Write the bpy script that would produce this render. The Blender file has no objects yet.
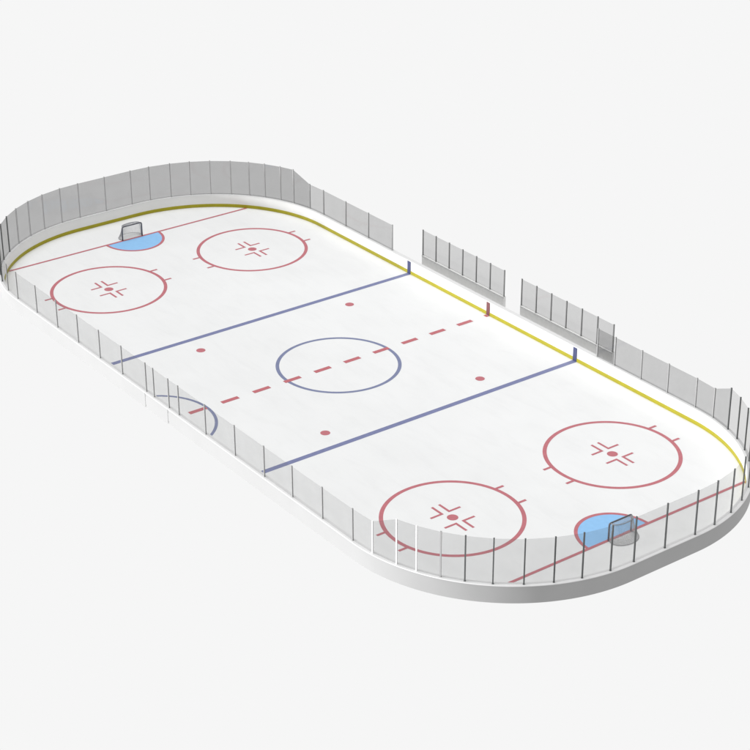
import bpy, bmesh, math, random
from mathutils import Vector, Matrix
random.seed(7)
S = bpy.context.scene
COL = S.collection

# ------------------------------------------------------------------ materials
def srgb(r, g, b):
    f = lambda c: c / 12.92 if c <= .04045 else ((c + .055) / 1.055) ** 2.4
    return tuple(f(v / 255) for v in (r, g, b))

def paint(name, col, rough=.5, spec=.3, var=.06, scale=3.0, metal=0.0):
    """painted surface with faint procedural tone variation"""
    m = bpy.data.materials.new(name); m.use_nodes = True
    nt = m.node_tree; b = nt.nodes['Principled BSDF']
    b.inputs['Roughness'].default_value = rough
    b.inputs['Specular IOR Level'].default_value = spec
    b.inputs['Metallic'].default_value = metal
    tc = nt.nodes.new('ShaderNodeTexCoord')
    n = nt.nodes.new('ShaderNodeTexNoise'); n.inputs['Scale'].default_value = scale
    n.inputs['Detail'].default_value = 4
    r = nt.nodes.new('ShaderNodeValToRGB')
    r.color_ramp.elements[0].position = .3; r.color_ramp.elements[1].position = .7
    r.color_ramp.elements[0].color = (*[c * (1 - var) for c in col], 1)
    r.color_ramp.elements[1].color = (*[min(1, c * (1 + var)) for c in col], 1)
    nt.links.new(tc.outputs['Object'], n.inputs['Vector'])
    nt.links.new(n.outputs['Fac'], r.inputs['Fac'])
    nt.links.new(r.outputs['Color'], b.inputs['Base Color'])
    return m

def ice_material():
    m = paint('ice', (.80, .805, .805), rough=.32, spec=.12, var=.016, scale=.25)
    nt = m.node_tree; b = nt.nodes['Principled BSDF']
    # long skate / resurfacer streaks change the gloss only
    tc = nt.nodes.new('ShaderNodeTexCoord')
    mp = nt.nodes.new('ShaderNodeMapping'); mp.inputs['Scale'].default_value = (.12, 1.3, 1)
    mp.inputs['Rotation'].default_value = (0, 0, .35)
    n = nt.nodes.new('ShaderNodeTexNoise'); n.inputs['Scale'].default_value = 1.2; n.inputs['Detail'].default_value = 6
    r = nt.nodes.new('ShaderNodeMapRange')
    r.inputs['From Min'].default_value = .3; r.inputs['From Max'].default_value = .7
    r.inputs['To Min'].default_value = .32; r.inputs['To Max'].default_value = .5
    nt.links.new(tc.outputs['Object'], mp.inputs['Vector'])
    nt.links.new(mp.outputs['Vector'], n.inputs['Vector'])
    nt.links.new(n.outputs['Fac'], r.inputs['Value'])
    nt.links.new(r.outputs['Result'], b.inputs['Roughness'])
    base = b.inputs['Base Color'].links[0].from_socket
    mp2 = nt.nodes.new('ShaderNodeMapping'); mp2.inputs['Scale'].default_value = (.25, 1.1, 1)
    mp2.inputs['Rotation'].default_value = (0, 0, -.7)
    n2 = nt.nodes.new('ShaderNodeTexNoise'); n2.inputs['Scale'].default_value = .9; n2.inputs['Detail'].default_value = 8
    n2.inputs['Roughness'].default_value = .7; n2.inputs['Distortion'].default_value = .6
    r2 = nt.nodes.new('ShaderNodeValToRGB')
    r2.color_ramp.elements[0].position = .36; r2.color_ramp.elements[0].color = (.975, .975, .975, 1)
    r2.color_ramp.elements[1].position = .52; r2.color_ramp.elements[1].color = (1, 1, 1, 1)
    mx = nt.nodes.new('ShaderNodeMix'); mx.data_type = 'RGBA'; mx.blend_type = 'MULTIPLY'; mx.inputs[0].default_value = 1
    nt.links.new(tc.outputs['Object'], mp2.inputs['Vector']); nt.links.new(mp2.outputs['Vector'], n2.inputs['Vector'])
    nt.links.new(n2.outputs['Fac'], r2.inputs['Fac'])
    nt.links.new(base, mx.inputs[6]); nt.links.new(r2.outputs['Color'], mx.inputs[7])
    nt.links.new(mx.outputs[2], b.inputs['Base Color'])
    return m

def glass(name, trans, film=.0, filmcol=(.4, .4, .4), gloss=.03):
    """thin safety glass: a pane is a closed slab, so each of its two faces lets sqrt(trans) through"""
    m = bpy.data.materials.new(name); m.use_nodes = True
    nt = m.node_tree; nt.nodes.clear()
    out = nt.nodes.new('ShaderNodeOutputMaterial')
    t = nt.nodes.new('ShaderNodeBsdfTransparent')
    tc = nt.nodes.new('ShaderNodeTexCoord')
    n = nt.nodes.new('ShaderNodeTexNoise'); n.inputs['Scale'].default_value = .8; n.inputs['Detail'].default_value = 5
    r = nt.nodes.new('ShaderNodeValToRGB')
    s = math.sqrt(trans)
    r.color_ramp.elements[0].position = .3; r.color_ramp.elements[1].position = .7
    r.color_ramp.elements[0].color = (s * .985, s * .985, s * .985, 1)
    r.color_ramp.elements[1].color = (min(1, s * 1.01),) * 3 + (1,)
    nt.links.new(tc.outputs['Object'], n.inputs['Vector'])
    nt.links.new(n.outputs['Fac'], r.inputs['Fac'])
    nt.links.new(r.outputs['Color'], t.inputs['Color'])
    d = nt.nodes.new('ShaderNodeBsdfDiffuse'); d.inputs['Color'].default_value = (*filmcol, 1)
    g = nt.nodes.new('ShaderNodeBsdfGlossy'); g.inputs['Roughness'].default_value = .08
    m1 = nt.nodes.new('ShaderNodeMixShader'); m1.inputs[0].default_value = film
    nt.links.new(t.outputs[0], m1.inputs[1]); nt.links.new(d.outputs[0], m1.inputs[2])
    m2 = nt.nodes.new('ShaderNodeMixShader'); m2.inputs[0].default_value = gloss
    nt.links.new(m1.outputs[0], m2.inputs[1]); nt.links.new(g.outputs[0], m2.inputs[2])
    nt.links.new(m2.outputs[0], out.inputs['Surface'])
    return m

M = {
    'ice': ice_material(),
    'red': paint('red_ice_paint', (.50, .165, .19), .45, .2),
    'red_dash': paint('red_dash_paint', (.50, .15, .17), .45, .2),
    'blue': paint('blue_ice_paint', (.19, .21, .37), .45, .2),
    'slate': paint('slate_blue_ice_paint', (.20, .225, .36), .45, .2),
    'crease': paint('pale_blue_ice_paint', (.28, .53, .83), .4, .2, .03),
    'board_in': paint('white_board_facing', (.84, .84, .83), .4, .3, .015, .6),
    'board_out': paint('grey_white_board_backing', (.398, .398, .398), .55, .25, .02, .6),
    'cap': paint('white_cap_rail', (.73, .73, .73), .4, .3, .02),
    'yellow': paint('yellow_kick_plate', (.39, .345, .015), .45, .3, .05, 1.5),
    'stripe_blue': paint('blue_board_stripe', (.05, .06, .15), .45, .3),
    'stripe_red': paint('red_board_stripe', (.17, .055, .06), .45, .3),
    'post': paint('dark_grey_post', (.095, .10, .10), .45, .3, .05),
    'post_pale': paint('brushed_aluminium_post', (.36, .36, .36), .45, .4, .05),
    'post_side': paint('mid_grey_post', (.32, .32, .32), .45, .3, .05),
    'dim_strip': paint('grey_dimming_strip', (.40, .40, .40), .45, .3, .03),  # for the added strip that mutes the lit top of the bench wall
    'bench_wall': paint('pale_grey_bench_wall', (.85, .85, .84), .5, .25, .03),
    'net_lace': paint('grey_net_lacing', (.26, .26, .27), .6, .2),
    'post_bench': paint('charcoal_bench_post', (.15, .15, .15), .45, .3, .05),
    'post_highlit': paint('highlit_corner_post', (.82, .82, .82), .4, .4, .02),  # reflected highlight put into the colour of the near-corner posts
    'steel': paint('goal_frame_steel', (.11, .11, .125), .4, .3, .05),
    'net': paint('grey_net_cord', (.40, .40, .41), .7, .15, .1, 6),
    'concrete': paint('pale_concrete', (.82, .82, .81), .8, .2, .05),
    'g_end_far': glass('dimmed_end_glass', .49),  # darker tint stands in for dim surroundings seen through the far end
    'g_side_far': glass('dimmed_side_glass', .64),  # tint carries the dimmer surroundings behind the far side
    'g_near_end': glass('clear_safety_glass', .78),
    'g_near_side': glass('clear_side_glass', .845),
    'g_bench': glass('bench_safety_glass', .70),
}

# ------------------------------------------------------------------ mesh helpers
def link(name, bm, mats, parent=None, loc=(0, 0, 0), rz=0.0, smooth=False):
    bmesh.ops.recalc_face_normals(bm, faces=bm.faces[:])
    me = bpy.data.meshes.new(name); bm.to_mesh(me); bm.free()
    for m in (mats if isinstance(mats, (list, tuple)) else [mats]): me.materials.append(m)
    if smooth:
        for p in me.polygons: p.use_smooth = True
    o = bpy.data.objects.new(name, me); COL.objects.link(o)
    o.parent = parent; o.location = loc; o.rotation_euler = (0, 0, rz)
    return o

def soften(o):
    for p in o.data.polygons: p.use_smooth = True
    o.data.set_sharp_from_angle(angle=math.radians(30))

def empty(name, label, cat, loc=(0, 0, 0), group=None, rz=0.0):
    o = bpy.data.objects.new(name, None); COL.objects.link(o)
    o.location = loc; o.rotation_euler = (0, 0, rz); o.empty_display_size = .5
    o['label'] = label; o['category'] = cat
    if group: o['group'] = group
    return o

def copy_part(o, parent, loc=None, rz=None):
    c = o.copy(); COL.objects.link(c); c.parent = parent
    if loc is not None: c.location = loc
    if rz is not None: c.rotation_euler = (0, 0, rz)
    return c

def copy_tree(o, parent=None):
    c = o.copy(); COL.objects.link(c); c.parent = parent
    for ch in list(o.children): copy_tree(ch, c)
    return c

def box(bm, x0, x1, y0, y1, z0, z1):
    v = [bm.verts.new((x, y, z)) for z in (z0, z1) for x, y in ((x0, y0), (x1, y0), (x1, y1), (x0, y1))]
    for f in ((0, 1, 2, 3), (4, 5, 6, 7), (0, 1, 5, 4), (1, 2, 6, 5), (2, 3, 7, 6), (3, 0, 4, 7)):
        bm.faces.new([v[i] for i in f])

def tube(bm, pts, r, n=8, closed=False):
    pts = [Vector(p) for p in pts]; rings = []
    k = len(pts)
    for i, p in enumerate(pts):
        a = pts[(i - 1) % k] if (closed or i > 0) else p
        b = pts[(i + 1) % k] if (closed or i < k - 1) else p
        t = (b - a).normalized()
        ref = Vector((0, 0, 1)) if abs(t.z) < .9 else Vector((0, 1, 0))
        u = t.cross(ref).normalized(); w = u.cross(t)
        rings.append([bm.verts.new(p + r * (math.cos(2 * math.pi * j / n) * u + math.sin(2 * math.pi * j / n) * w)) for j in range(n)])
    for i in range(k if closed else k - 1):
        A, B = rings[i], rings[(i + 1) % k]
        for j in range(n):
            bm.faces.new([A[j], A[(j + 1) % n], B[(j + 1) % n], B[j]])
    if not closed:
        bm.faces.new(rings[0]); bm.faces.new(rings[-1])

def annulus(bm, cx, cy, r0, r1, z, a0=0.0, a1=2 * math.pi, n=96, sx=1.0, sy=1.0):
    full = abs(a1 - a0 - 2 * math.pi) < 1e-6
    A = []
    for i in range(n if full else n + 1):
        a = a0 + (a1 - a0) * i / n
        A.append((bm.verts.new((cx + math.cos(a) * r0 * sx, cy + math.sin(a) * r0 * sy, z)),
                  bm.verts.new((cx + math.cos(a) * r1 * sx, cy + math.sin(a) * r1 * sy, z))))
    for i in range(n):
        p, q = A[i], A[(i + 1) % len(A)]
        bm.faces.new([p[0], p[1], q[1], q[0]])

def disc(bm, cx, cy, r, z, n=40):
    bm.faces.new([bm.verts.new((cx + math.cos(2 * math.pi * i / n) * r, cy + math.sin(2 * math.pi * i / n) * r, z)) for i in range(n)])

def rect(bm, x0, x1, y0, y1, z):
    bm.faces.new([bm.verts.new(p) for p in ((x0, y0, z), (x1, y0, z), (x1, y1, z), (x0, y1, z))])

# ------------------------------------------------------------------ the rink outline (glass line)
W, L, R = 14.22, 33.51, 11.53          # half width, half length, corner radius
CX, CY = L - R, W - R

def corner_pt(sx, sy, a, off=0.0):
    return (sx * (CX + (R + off) * math.cos(a)), sy * (CY + (R + off) * math.sin(a)))

def outline(off, seg=48):
    """ccw loop that starts on the near long side just right of the penalty doors"""
    P = []
    for sx, sy in ((1, -1), (1, 1), (-1, 1), (-1, -1)):
        rng = range(seg + 1)
        ang = [math.pi / 2 * i / seg for i in rng]
        if sx * sy < 0: ang = ang[::-1]
        P += [corner_pt(sx, sy, a, off) for a in ang]
    return P

def sweep(bm, profile, x_from=None, x_to=None, closed=True, mat_of=None):
    """profile: list of (offset outward, z); sweeps it round the outline"""
    loops = []
    for off, z in profile:
        P = outline(off)
        if not closed:
            P = [(x_from, -(W + off))] + P + [(x_to, -(W + off))]
        loops.append([bm.verts.new((x, y, z)) for x, y in P])
    k = len(profile); n = len(loops[0])
    for j in range(k):
        A, B = loops[j], loops[(j + 1) % k]
        for i in range(n if closed else n - 1):
            f = bm.faces.new([A[i], A[(i + 1) % n], B[(i + 1) % n], B[i]])
            f.material_index = mat_of[j] if mat_of else 0
    if not closed:
        bm.faces.new([l[0] for l in loops]); bm.faces.new([l[-1] for l in loops])

# ------------------------------------------------------------------ setting: the ice and its painted markings
IN, OUT, HB = -.20, .16, 1.13          # inner / outer board faces, board height
bm = bmesh.new()
top = [bm.verts.new((x, y, 0)) for x, y in outline(-.05)]
bot = [bm.verts.new((x, y, -.10)) for x, y in outline(-.05)]
bm.faces.new(top); bm.faces.new(bot)
for i in range(len(top)):
    j = (i + 1) % len(top); bm.faces.new([top[i], top[j], bot[j], bot[i]])
ice = link('ice', bm, M['ice']); ice['kind'] = 'structure'

MX, MY = .25, .05                      # the markings sit a hand's width off the boards' centre
Z1, Z2, Z3 = .004, .008, .012

def halfwidth_at(x):                   # y of the inner board face at x
    if abs(x) <= CX: return W + IN
    return CY + math.sqrt(max(0, (R + IN) ** 2 - (abs(x) - CX) ** 2))

for x in (-9.60, 10.08):
    bm = bmesh.new(); h = W + IN - .03; rect(bm, x - .21, x + .21, -h, h, Z1)
    link('blue_line', bm, M['blue'], ice)
for x in (-29.27, 29.60):
    bm = bmesh.new(); h = halfwidth_at(x) - .03; rect(bm, x - .11, x + .11, -h, h, Z3)
    link('goal_line', bm, M['red'], ice)
for k in range(10):
    y = -11.80 + 2.615 * k
    bm = bmesh.new(); rect(bm, .27 - .19, .27 + .19, y - .69, y + .69, Z2)
    link('centre_line_dash', bm, M['red_dash'], ice)
for y in (-13.83, 13.83):
    bm = bmesh.new(); rect(bm, .27 - .19, .27 + .19, y - .13, y + .13, Z2)
    link('centre_line_dash', bm, M['red_dash'], ice)
bm = bmesh.new(); annulus(bm, MX + .05, MY, 4.28, 4.54, Z1)
link('centre_circle', bm, M['slate'], ice)
bm = bmesh.new(); h = W + IN - .03; yc = -15.37; annulus(bm, .24, yc, 4.20, 4.42, Z1, math.asin((-h - yc) / 4.2), math.pi - math.asin((-h - yc) / 4.2), 60)
link('referee_crease', bm, M['slate'], ice)
for sx in (-1, 1):
    for sy in (-1, 1):
        bm = bmesh.new(); disc(bm, MX + sx * 7.91, MY + sy * 6.706, .34, Z1)
        link('neutral_zone_spot', bm, M['red'], ice)
        cx, cy = MX + sx * 21.59, MY + sy * 6.706
        bm = bmesh.new(); annulus(bm, cx, cy, 4.30, 4.57, Z1)
        c = link('faceoff_circle', bm, M['red'], ice)
        bm = bmesh.new(); disc(bm, cx, cy, .36, Z1)
        link('faceoff_spot', bm, M['red'], c)
        for hx in (-1, 1):
            for hy in (-1, 1):
                bm = bmesh.new()
                rect(bm, cx + hx * 1.1 - .1, cx + hx * 1.1 + .1, *sorted((cy + hy * 4.30, cy + hy * 5.02)), Z2)
                link('hash_mark', bm, M['red'], c)
                bm = bmesh.new()
                a, b, w = .62, .20, .17
                pts = [(a, b), (a + 1.10, b), (a + 1.10, b + w), (a + w, b + w), (a + w, b + .98), (a, b + .98)]
                bm.faces.new([bm.verts.new((cx + hx * p, cy + hy * q, Z2)) for p, q in pts])
                link('faceoff_bracket', bm, M['red'], c)
for s, gx in ((1, -29.27), (-1, 29.60)):
    a0, a1 = (-math.pi / 2, math.pi / 2) if s > 0 else (math.pi / 2, 3 * math.pi / 2)
    bm = bmesh.new()
    n = 48
    bm.faces.new([bm.verts.new((gx + math.cos(a0 + (a1 - a0) * i / n) * 2.66, MY + math.sin(a0 + (a1 - a0) * i / n) * 2.36, Z1)) for i in range(n + 1)])
    c = link('goal_crease', bm, M['crease'], ice)
    bm = bmesh.new(); annulus(bm, gx, MY, 2.36, 2.58, Z2, a0, a1, 60, 1.11, 1.0)
    link('crease_outline', bm, M['red'], c)

# ------------------------------------------------------------------ the dasher boards: one bolted ring
boards = empty('dasher_boards', 'white oval ring of rink boards with grey posts and clear glass around the ice', 'rink boards')
DOORS = ((-2.41, -1.37), (.61, 1.90))
prof = [(IN, -.06), (OUT, -.06), (OUT, HB - .05), (IN, HB - .05)]
bm = bmesh.new()
sweep(bm, prof, DOORS[1][1], DOORS[0][0], False, [1, 1, 0, 0])
x0, x1 = DOORS[0][1], DOORS[1][0]
nb = len(bm.faces)
box(bm, x0, x1, -(W + OUT), -(W + IN), -.06, HB - .05)
bm.faces.ensure_lookup_table()
for f in bm.faces[nb:]:
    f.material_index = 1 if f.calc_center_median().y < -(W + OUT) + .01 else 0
wall = link('board_wall', bm, [M['board_in'], M['board_out']], boards)
soften(wall)
# cap rail on top of the boards
bm = bmesh.new()
sweep(bm, [(IN - .015, HB - .05), (OUT + .02, HB - .05), (OUT + .02, HB - .012), (OUT, HB), (IN, HB), (IN - .015, HB - .012)])
soften(link('cap_rail', bm, M['cap'], boards))
bm = bmesh.new()
sweep(bm, [(IN + .01, .005), (IN - .018, .005), (IN - .018, .285), (IN + .01, .30)])
soften(link('kick_plate', bm, M['yellow'], boards))
for x0, x1 in DOORS:
    bm = bmesh.new()
    box(bm, x0 + .012, x1 - .012, -(W + OUT) + .03, -(W + IN), -.03, HB - .055)
    nb = len(bm.faces); bm.faces.ensure_lookup_table()
    for f in bm.faces:
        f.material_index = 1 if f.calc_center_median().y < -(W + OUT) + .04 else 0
    d = link('penalty_door', bm, [M['board_in'], M['board_out']], boards)
    for z in (.06, .80):
        bm = bmesh.new()
        box(bm, x0 + .02, x0 + .06, -(W + OUT) + .012, -(W + OUT) + .05, z, z + .09)
        link('hinge', bm, M['post_pale'], d)
for x, mm, w in ((-9.60, 'stripe_blue', .20), (.27, 'stripe_red', .19), (10.08, 'stripe_blue', .20)):
    for s in (-1, 1):
        if s < 0 and mm == 'stripe_red': continue
        bm = bmesh.new()
        y0, y1 = sorted((s * (W + IN + .01), s * (W + IN - .03)))
        box(bm, x - w, x + w, y0, y1, .014, HB - .052)
        link('line_stripe', bm, M[mm], boards)

# stanchion posts and glass panes
HS, HE = 3.29, 4.15
end_y = [0, 2.50, 4.25, 6.08, 7.68, 9.19, 10.57, 11.67, 12.51, 13.22, 13.70]
def on_ring(sx, y):
    ay = abs(y); sy = 1 if y >= 0 else -1
    if ay <= CY: return Vector((sx * L, y, 0)), Vector((sx, 0, 0))
    a = math.asin((ay - CY) / R)
    n = Vector((sx * math.cos(a), sy * math.sin(a), 0))
    return Vector((*corner_pt(sx, sy, a), 0)), n
def side(x, sy):
    if abs(x) > CX:
        a = math.acos((abs(x) - CX) / R); sx = 1 if x > 0 else -1
        return Vector((*corner_pt(sx, sy, a), 0)), Vector((sx * math.cos(a), sy * math.sin(a), 0))
    return Vector((x, sy * W, 0)), Vector((0, sy, 0))

post_mesh = {}
def post_mesh_of(h, key):
    k = (h, key)
    if k not in post_mesh:
        bm = bmesh.new()
        box(bm, -.04, .04, -.04, .04, HB - .005, h + .02)         # channel
        box(bm, -.046, .046, -.046, .046, h + .02, h + .04)          # end cap
        box(bm, -.06, .06, -.05, .05, HB - .004, HB + .025)          # foot plate
        me = bpy.data.meshes.new('post'); 
        bmesh.ops.recalc_face_normals(bm, faces=bm.faces[:]); bm.to_mesh(me); bm.free()
        me.materials.append(M[key]); post_mesh[k] = me
    return post_mesh[k]
def add_post(parent, p, n, h, key):
    o = bpy.data.objects.new('post', post_mesh_of(h, key)); COL.objects.link(o)
    o.parent = parent; o.location = (p.x, p.y, 0)
    o.rotation_euler = (0, 0, math.atan2(n.y, n.x) + math.pi / 2)
    return o
def add_pane(parent, p, q, hp, hq, key):
    d = (q - p); l = d.length; u = d / l; nrm = Vector((-u.y, u.x, 0))
    mid = (p + q) / 2
    bm = bmesh.new(); g = .047; t = .006
    prof = [(-l / 2 + g, HB + .004), (l / 2 - g, HB + .004), (l / 2 - g, hq - (hq - hp) * g / l), (-l / 2 + g, hp + (hq - hp) * g / l)]
    A = [bm.verts.new((x, -t, z)) for x, z in prof]; B = [bm.verts.new((x, t, z)) for x, z in prof]
    bm.faces.new(A); bm.faces.new(B)
    for i in range(4): bm.faces.new([A[i], A[(i + 1) % 4], B[(i + 1) % 4], B[i]])
    return link('glass_pane', bm, M[key], parent, (mid.x, mid.y, 0), math.atan2(u.y, u.x))

near_x = [21.78, 18.65, 15.42, 12.27, 8.86, 5.28, 1.90, .61, -1.37, -2.41, -5.72, -8.92, -12.14, -15.33, -18.6, -21.74]
chain = []                              # (point, normal, height, post material, pane material to the next one or None)
# near long side, right to left
chain.append((*side(23.62, -1), HS, 'post_highlit', 'g_near_side'))
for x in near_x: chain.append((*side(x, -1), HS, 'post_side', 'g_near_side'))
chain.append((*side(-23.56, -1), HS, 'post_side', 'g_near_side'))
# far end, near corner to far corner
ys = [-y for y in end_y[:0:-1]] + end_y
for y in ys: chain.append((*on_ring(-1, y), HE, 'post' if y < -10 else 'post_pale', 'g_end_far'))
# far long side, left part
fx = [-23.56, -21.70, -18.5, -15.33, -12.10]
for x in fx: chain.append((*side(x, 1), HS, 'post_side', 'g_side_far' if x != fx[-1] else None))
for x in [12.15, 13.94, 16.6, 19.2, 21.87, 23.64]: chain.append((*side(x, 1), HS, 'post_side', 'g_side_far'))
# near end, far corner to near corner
for y in [-v for v in ys]: chain.append((*on_ring(1, y), HE, 'post_highlit' if y < -13 else 'post_pale' if y < -12 else 'post', 'g_near_end'))  # near-corner posts painted with the highlight, fading to pale grey
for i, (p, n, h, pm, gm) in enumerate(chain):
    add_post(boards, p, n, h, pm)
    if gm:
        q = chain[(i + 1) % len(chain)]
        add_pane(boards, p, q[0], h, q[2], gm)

# ------------------------------------------------------------------ the two glazed walls behind the team benches
def bench_wall(xs, label):
    yb = 15.57
    x0, x1 = xs[0], xs[-1]
    root = empty('bench_wall', label, 'bench wall', ((x0 + x1) / 2, yb, 0), 'glazed walls behind the team benches')
    ox = (x0 + x1) / 2
    bm = bmesh.new(); box(bm, x0 - ox - .06, x1 - ox + .06, -.06, .14, -.06, HB)
    link('board_panel', bm, M['bench_wall'], root)
    bm = bmesh.new(); box(bm, x0 - ox - .06, x1 - ox + .06, -.075, -.05, HB - .10, HB - .003)
    link('dimming_strip', bm, M['dim_strip'], root)  # added grey strip, tones down the key-lit band along the wall top
    bm = bmesh.new(); box(bm, x0 - ox - .06, x1 - ox + .06, -(yb - W - OUT) + .03, -.06, -.06, .20)
    link('floor_deck', bm, M['concrete'], root)
    P = [Vector((x - ox, 0, 0)) for x in xs]
    for p in P: add_post(root, p, Vector((0, 1, 0)), 3.27, 'post_bench')
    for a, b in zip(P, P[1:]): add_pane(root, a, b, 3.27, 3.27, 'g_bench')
    return root
bench_wall([-9.82 + i * (10.06 / 6) for i in range(7)], 'free-standing glazed bench wall between the left blue stripe and the red centre stripe')
bench_wall([2.27 + i * (10.03 / 6) for i in range(7)], 'free-standing glazed bench wall right of the red centre stripe, its right end behind side glass')

# ------------------------------------------------------------------ goals (local: mouth faces +x, goal line at x = 0)
def goal(label, loc, rz):
    root = empty('hockey_goal', label, 'hockey goal', loc, 'goals at the ends of the rink', rz)
    hw, h, r = .93, 1.21, .055
    def arc(rad, z, depth, n=16):      # rounded back outline, from post to post
        P = [(0, hw, z)]
        for i in range(n + 1):
            a = math.pi / 2 - math.pi * i / n
            P.append((-depth * (.35 + .65 * math.cos(a)) if 0 < i < n else -depth * .35, rad * math.sin(a), z))
        P.append((0, -hw, z)); return P
    # mouth: posts and crossbar in one bent tube
    bm = bmesh.new()
    P = [(0, -hw, .014), (0, -hw, h - .14)]
    for i in range(1, 5):
        a = math.pi / 2 * i / 4; P.append((0, -hw + .14 * (1 - math.cos(a)), h - .14 + .14 * math.sin(a)))
    P += [(x, -y, z) for x, y, z in P[::-1]]
    tube(bm, P, r)
    link('goal_mouth_frame', bm, M['steel'], root, smooth=True)
    low = arc(hw + .10, .05, 1.12); up = arc(hw - .12, h - .01, .52)
    up[0] = (0, hw - .1, h); up[-1] = (0, -hw + .1, h)
    bm = bmesh.new(); tube(bm, low, .018); link('base_frame', bm, M['net_lace'], root, smooth=True)
    bm = bmesh.new(); tube(bm, up, .028); link('top_shelf_frame', bm, M['net_lace'], root, smooth=True)
    # netting: back and sides sag between the two hoops, top is a flat shelf
    bm = bmesh.new()
    def dense(P, m=40):                 # the outline resampled evenly
        P = [Vector(p) for p in P]; D = [0]
        for p, q in zip(P, P[1:]): D.append(D[-1] + (q - p).length)
        out = []; j = 0
        for i in range(m + 1):
            t = D[-1] * i / m
            while j < len(P) - 2 and D[j + 1] < t: j += 1
            u = 0 if D[j + 1] == D[j] else (t - D[j]) / (D[j + 1] - D[j])
            out.append(P[j].lerp(P[j + 1], min(1, max(0, u))))
        return out
    lo, hi = dense(low), dense(up)
    rows = [[bm.verts.new(a.lerp(b, k / 15) + Vector((.07 * math.sin(math.pi * k / 15) if a.x < -.3 else 0, 0, 0))) for a, b in zip(lo, hi)] for k in range(16)]
    hw2 = hw - .1
    bar = [Vector((0, hw2 - 2 * hw2 * i / 40, h - .005)) for i in range(41)]
    for k in range(1, 6): rows.append([bm.verts.new(a.lerp(b, k / 5 * .99)) for a, b in zip(hi, bar)])
    for A, B in zip(rows, rows[1:]):
        for i in range(len(A) - 1): bm.faces.new([A[i], A[i + 1], B[i + 1], B[i]])
    bmesh.ops.remove_doubles(bm, verts=bm.verts[:], dist=.002)
    bmesh.ops.wireframe(bm, faces=bm.faces[:], thickness=.017, use_replace=True, use_boundary=True, use_even_offset=False)
    link('net', bm, M['net'], root)
    return root
goal('steel framed goal with grey net on the far left goal line', (-29.30, MY, 0), 0)
goal('steel framed goal with grey net seen from behind through the near end glass', (29.63, MY + .05, 0), math.pi)

# ------------------------------------------------------------------ light: white studio backdrop, a low key and an added overhead fill
w = bpy.data.worlds.new('World'); S.world = w; w.use_nodes = True
nt = w.node_tree; bg = nt.nodes['Background']
tc = nt.nodes.new('ShaderNodeTexCoord'); sp = nt.nodes.new('ShaderNodeSeparateXYZ')
mr = nt.nodes.new('ShaderNodeValToRGB')
mr.color_ramp.elements[0].position = .44; mr.color_ramp.elements[0].color = (.922, .922, .922, 1)
mr.color_ramp.elements[1].position = .56; mr.color_ramp.elements[1].color = (.5, .5, .5, 1)
ma = nt.nodes.new('ShaderNodeMath'); ma.operation = 'MULTIPLY_ADD'; ma.inputs[1].default_value = .5; ma.inputs[2].default_value = .5
nt.links.new(tc.outputs['Generated'], sp.inputs[0]); nt.links.new(sp.outputs['Z'], ma.inputs[0])
nt.links.new(ma.outputs[0], mr.inputs['Fac']); nt.links.new(mr.outputs['Color'], bg.inputs['Color'])
bg.inputs['Strength'].default_value = 1.0

def lamp(name, direction, dist, radius, k):
    """far disc lamp; k = irradiance / pi on a surface facing it"""
    l = bpy.data.lights.new(name, 'AREA'); l.shape = 'DISK'; l.size = 2 * radius
    l.energy = math.pi ** 2 * dist * dist * k
    o = bpy.data.objects.new(name, l); COL.objects.link(o)
    d = Vector(direction).normalized(); o.location = d * dist
    o.rotation_euler = d.to_track_quat('Z', 'Y').to_euler()
    return o
el = math.radians(3.0)
lamp('key_softbox', (-.49 * math.cos(el), -.872 * math.cos(el), math.sin(el)), 1500, 55, 1.58)
lamp('overhead_fill', (-.05, -.10, 1), 1000, 280, .69)  # added fill, brightens the ice while sparing upright faces

# ------------------------------------------------------------------ camera
cam = bpy.data.cameras.new('camera'); co = bpy.data.objects.new('camera', cam); COL.objects.link(co)
yaw, pitch, roll, f = 2.5067, .4668, -.0044, 1870.48
fwd = Vector((math.cos(yaw) * math.cos(pitch), math.sin(yaw) * math.cos(pitch), -math.sin(pitch)))
right = Vector((math.sin(yaw), -math.cos(yaw), 0)); up = right.cross(fwd)
r2 = math.cos(roll) * right + math.sin(roll) * up; u2 = -math.sin(roll) * right + math.cos(roll) * up
co.matrix_world = Matrix(((r2.x, u2.x, -fwd.x, 98.994), (r2.y, u2.y, -fwd.y, -69.403), (r2.z, u2.z, -fwd.z, 59.946), (0, 0, 0, 1)))
cam.sensor_width = 36; cam.lens = 36 * f / 750; cam.clip_start = 1; cam.clip_end = 4000
S.camera = co
S.view_settings.view_transform = 'Standard'; S.view_settings.look = 'None'
S.view_settings.exposure = 0; S.view_settings.gamma = 1
S.render.engine = 'CYCLES'
S.cycles.transparent_max_bounces = 32
S.cycles.max_bounces = 8
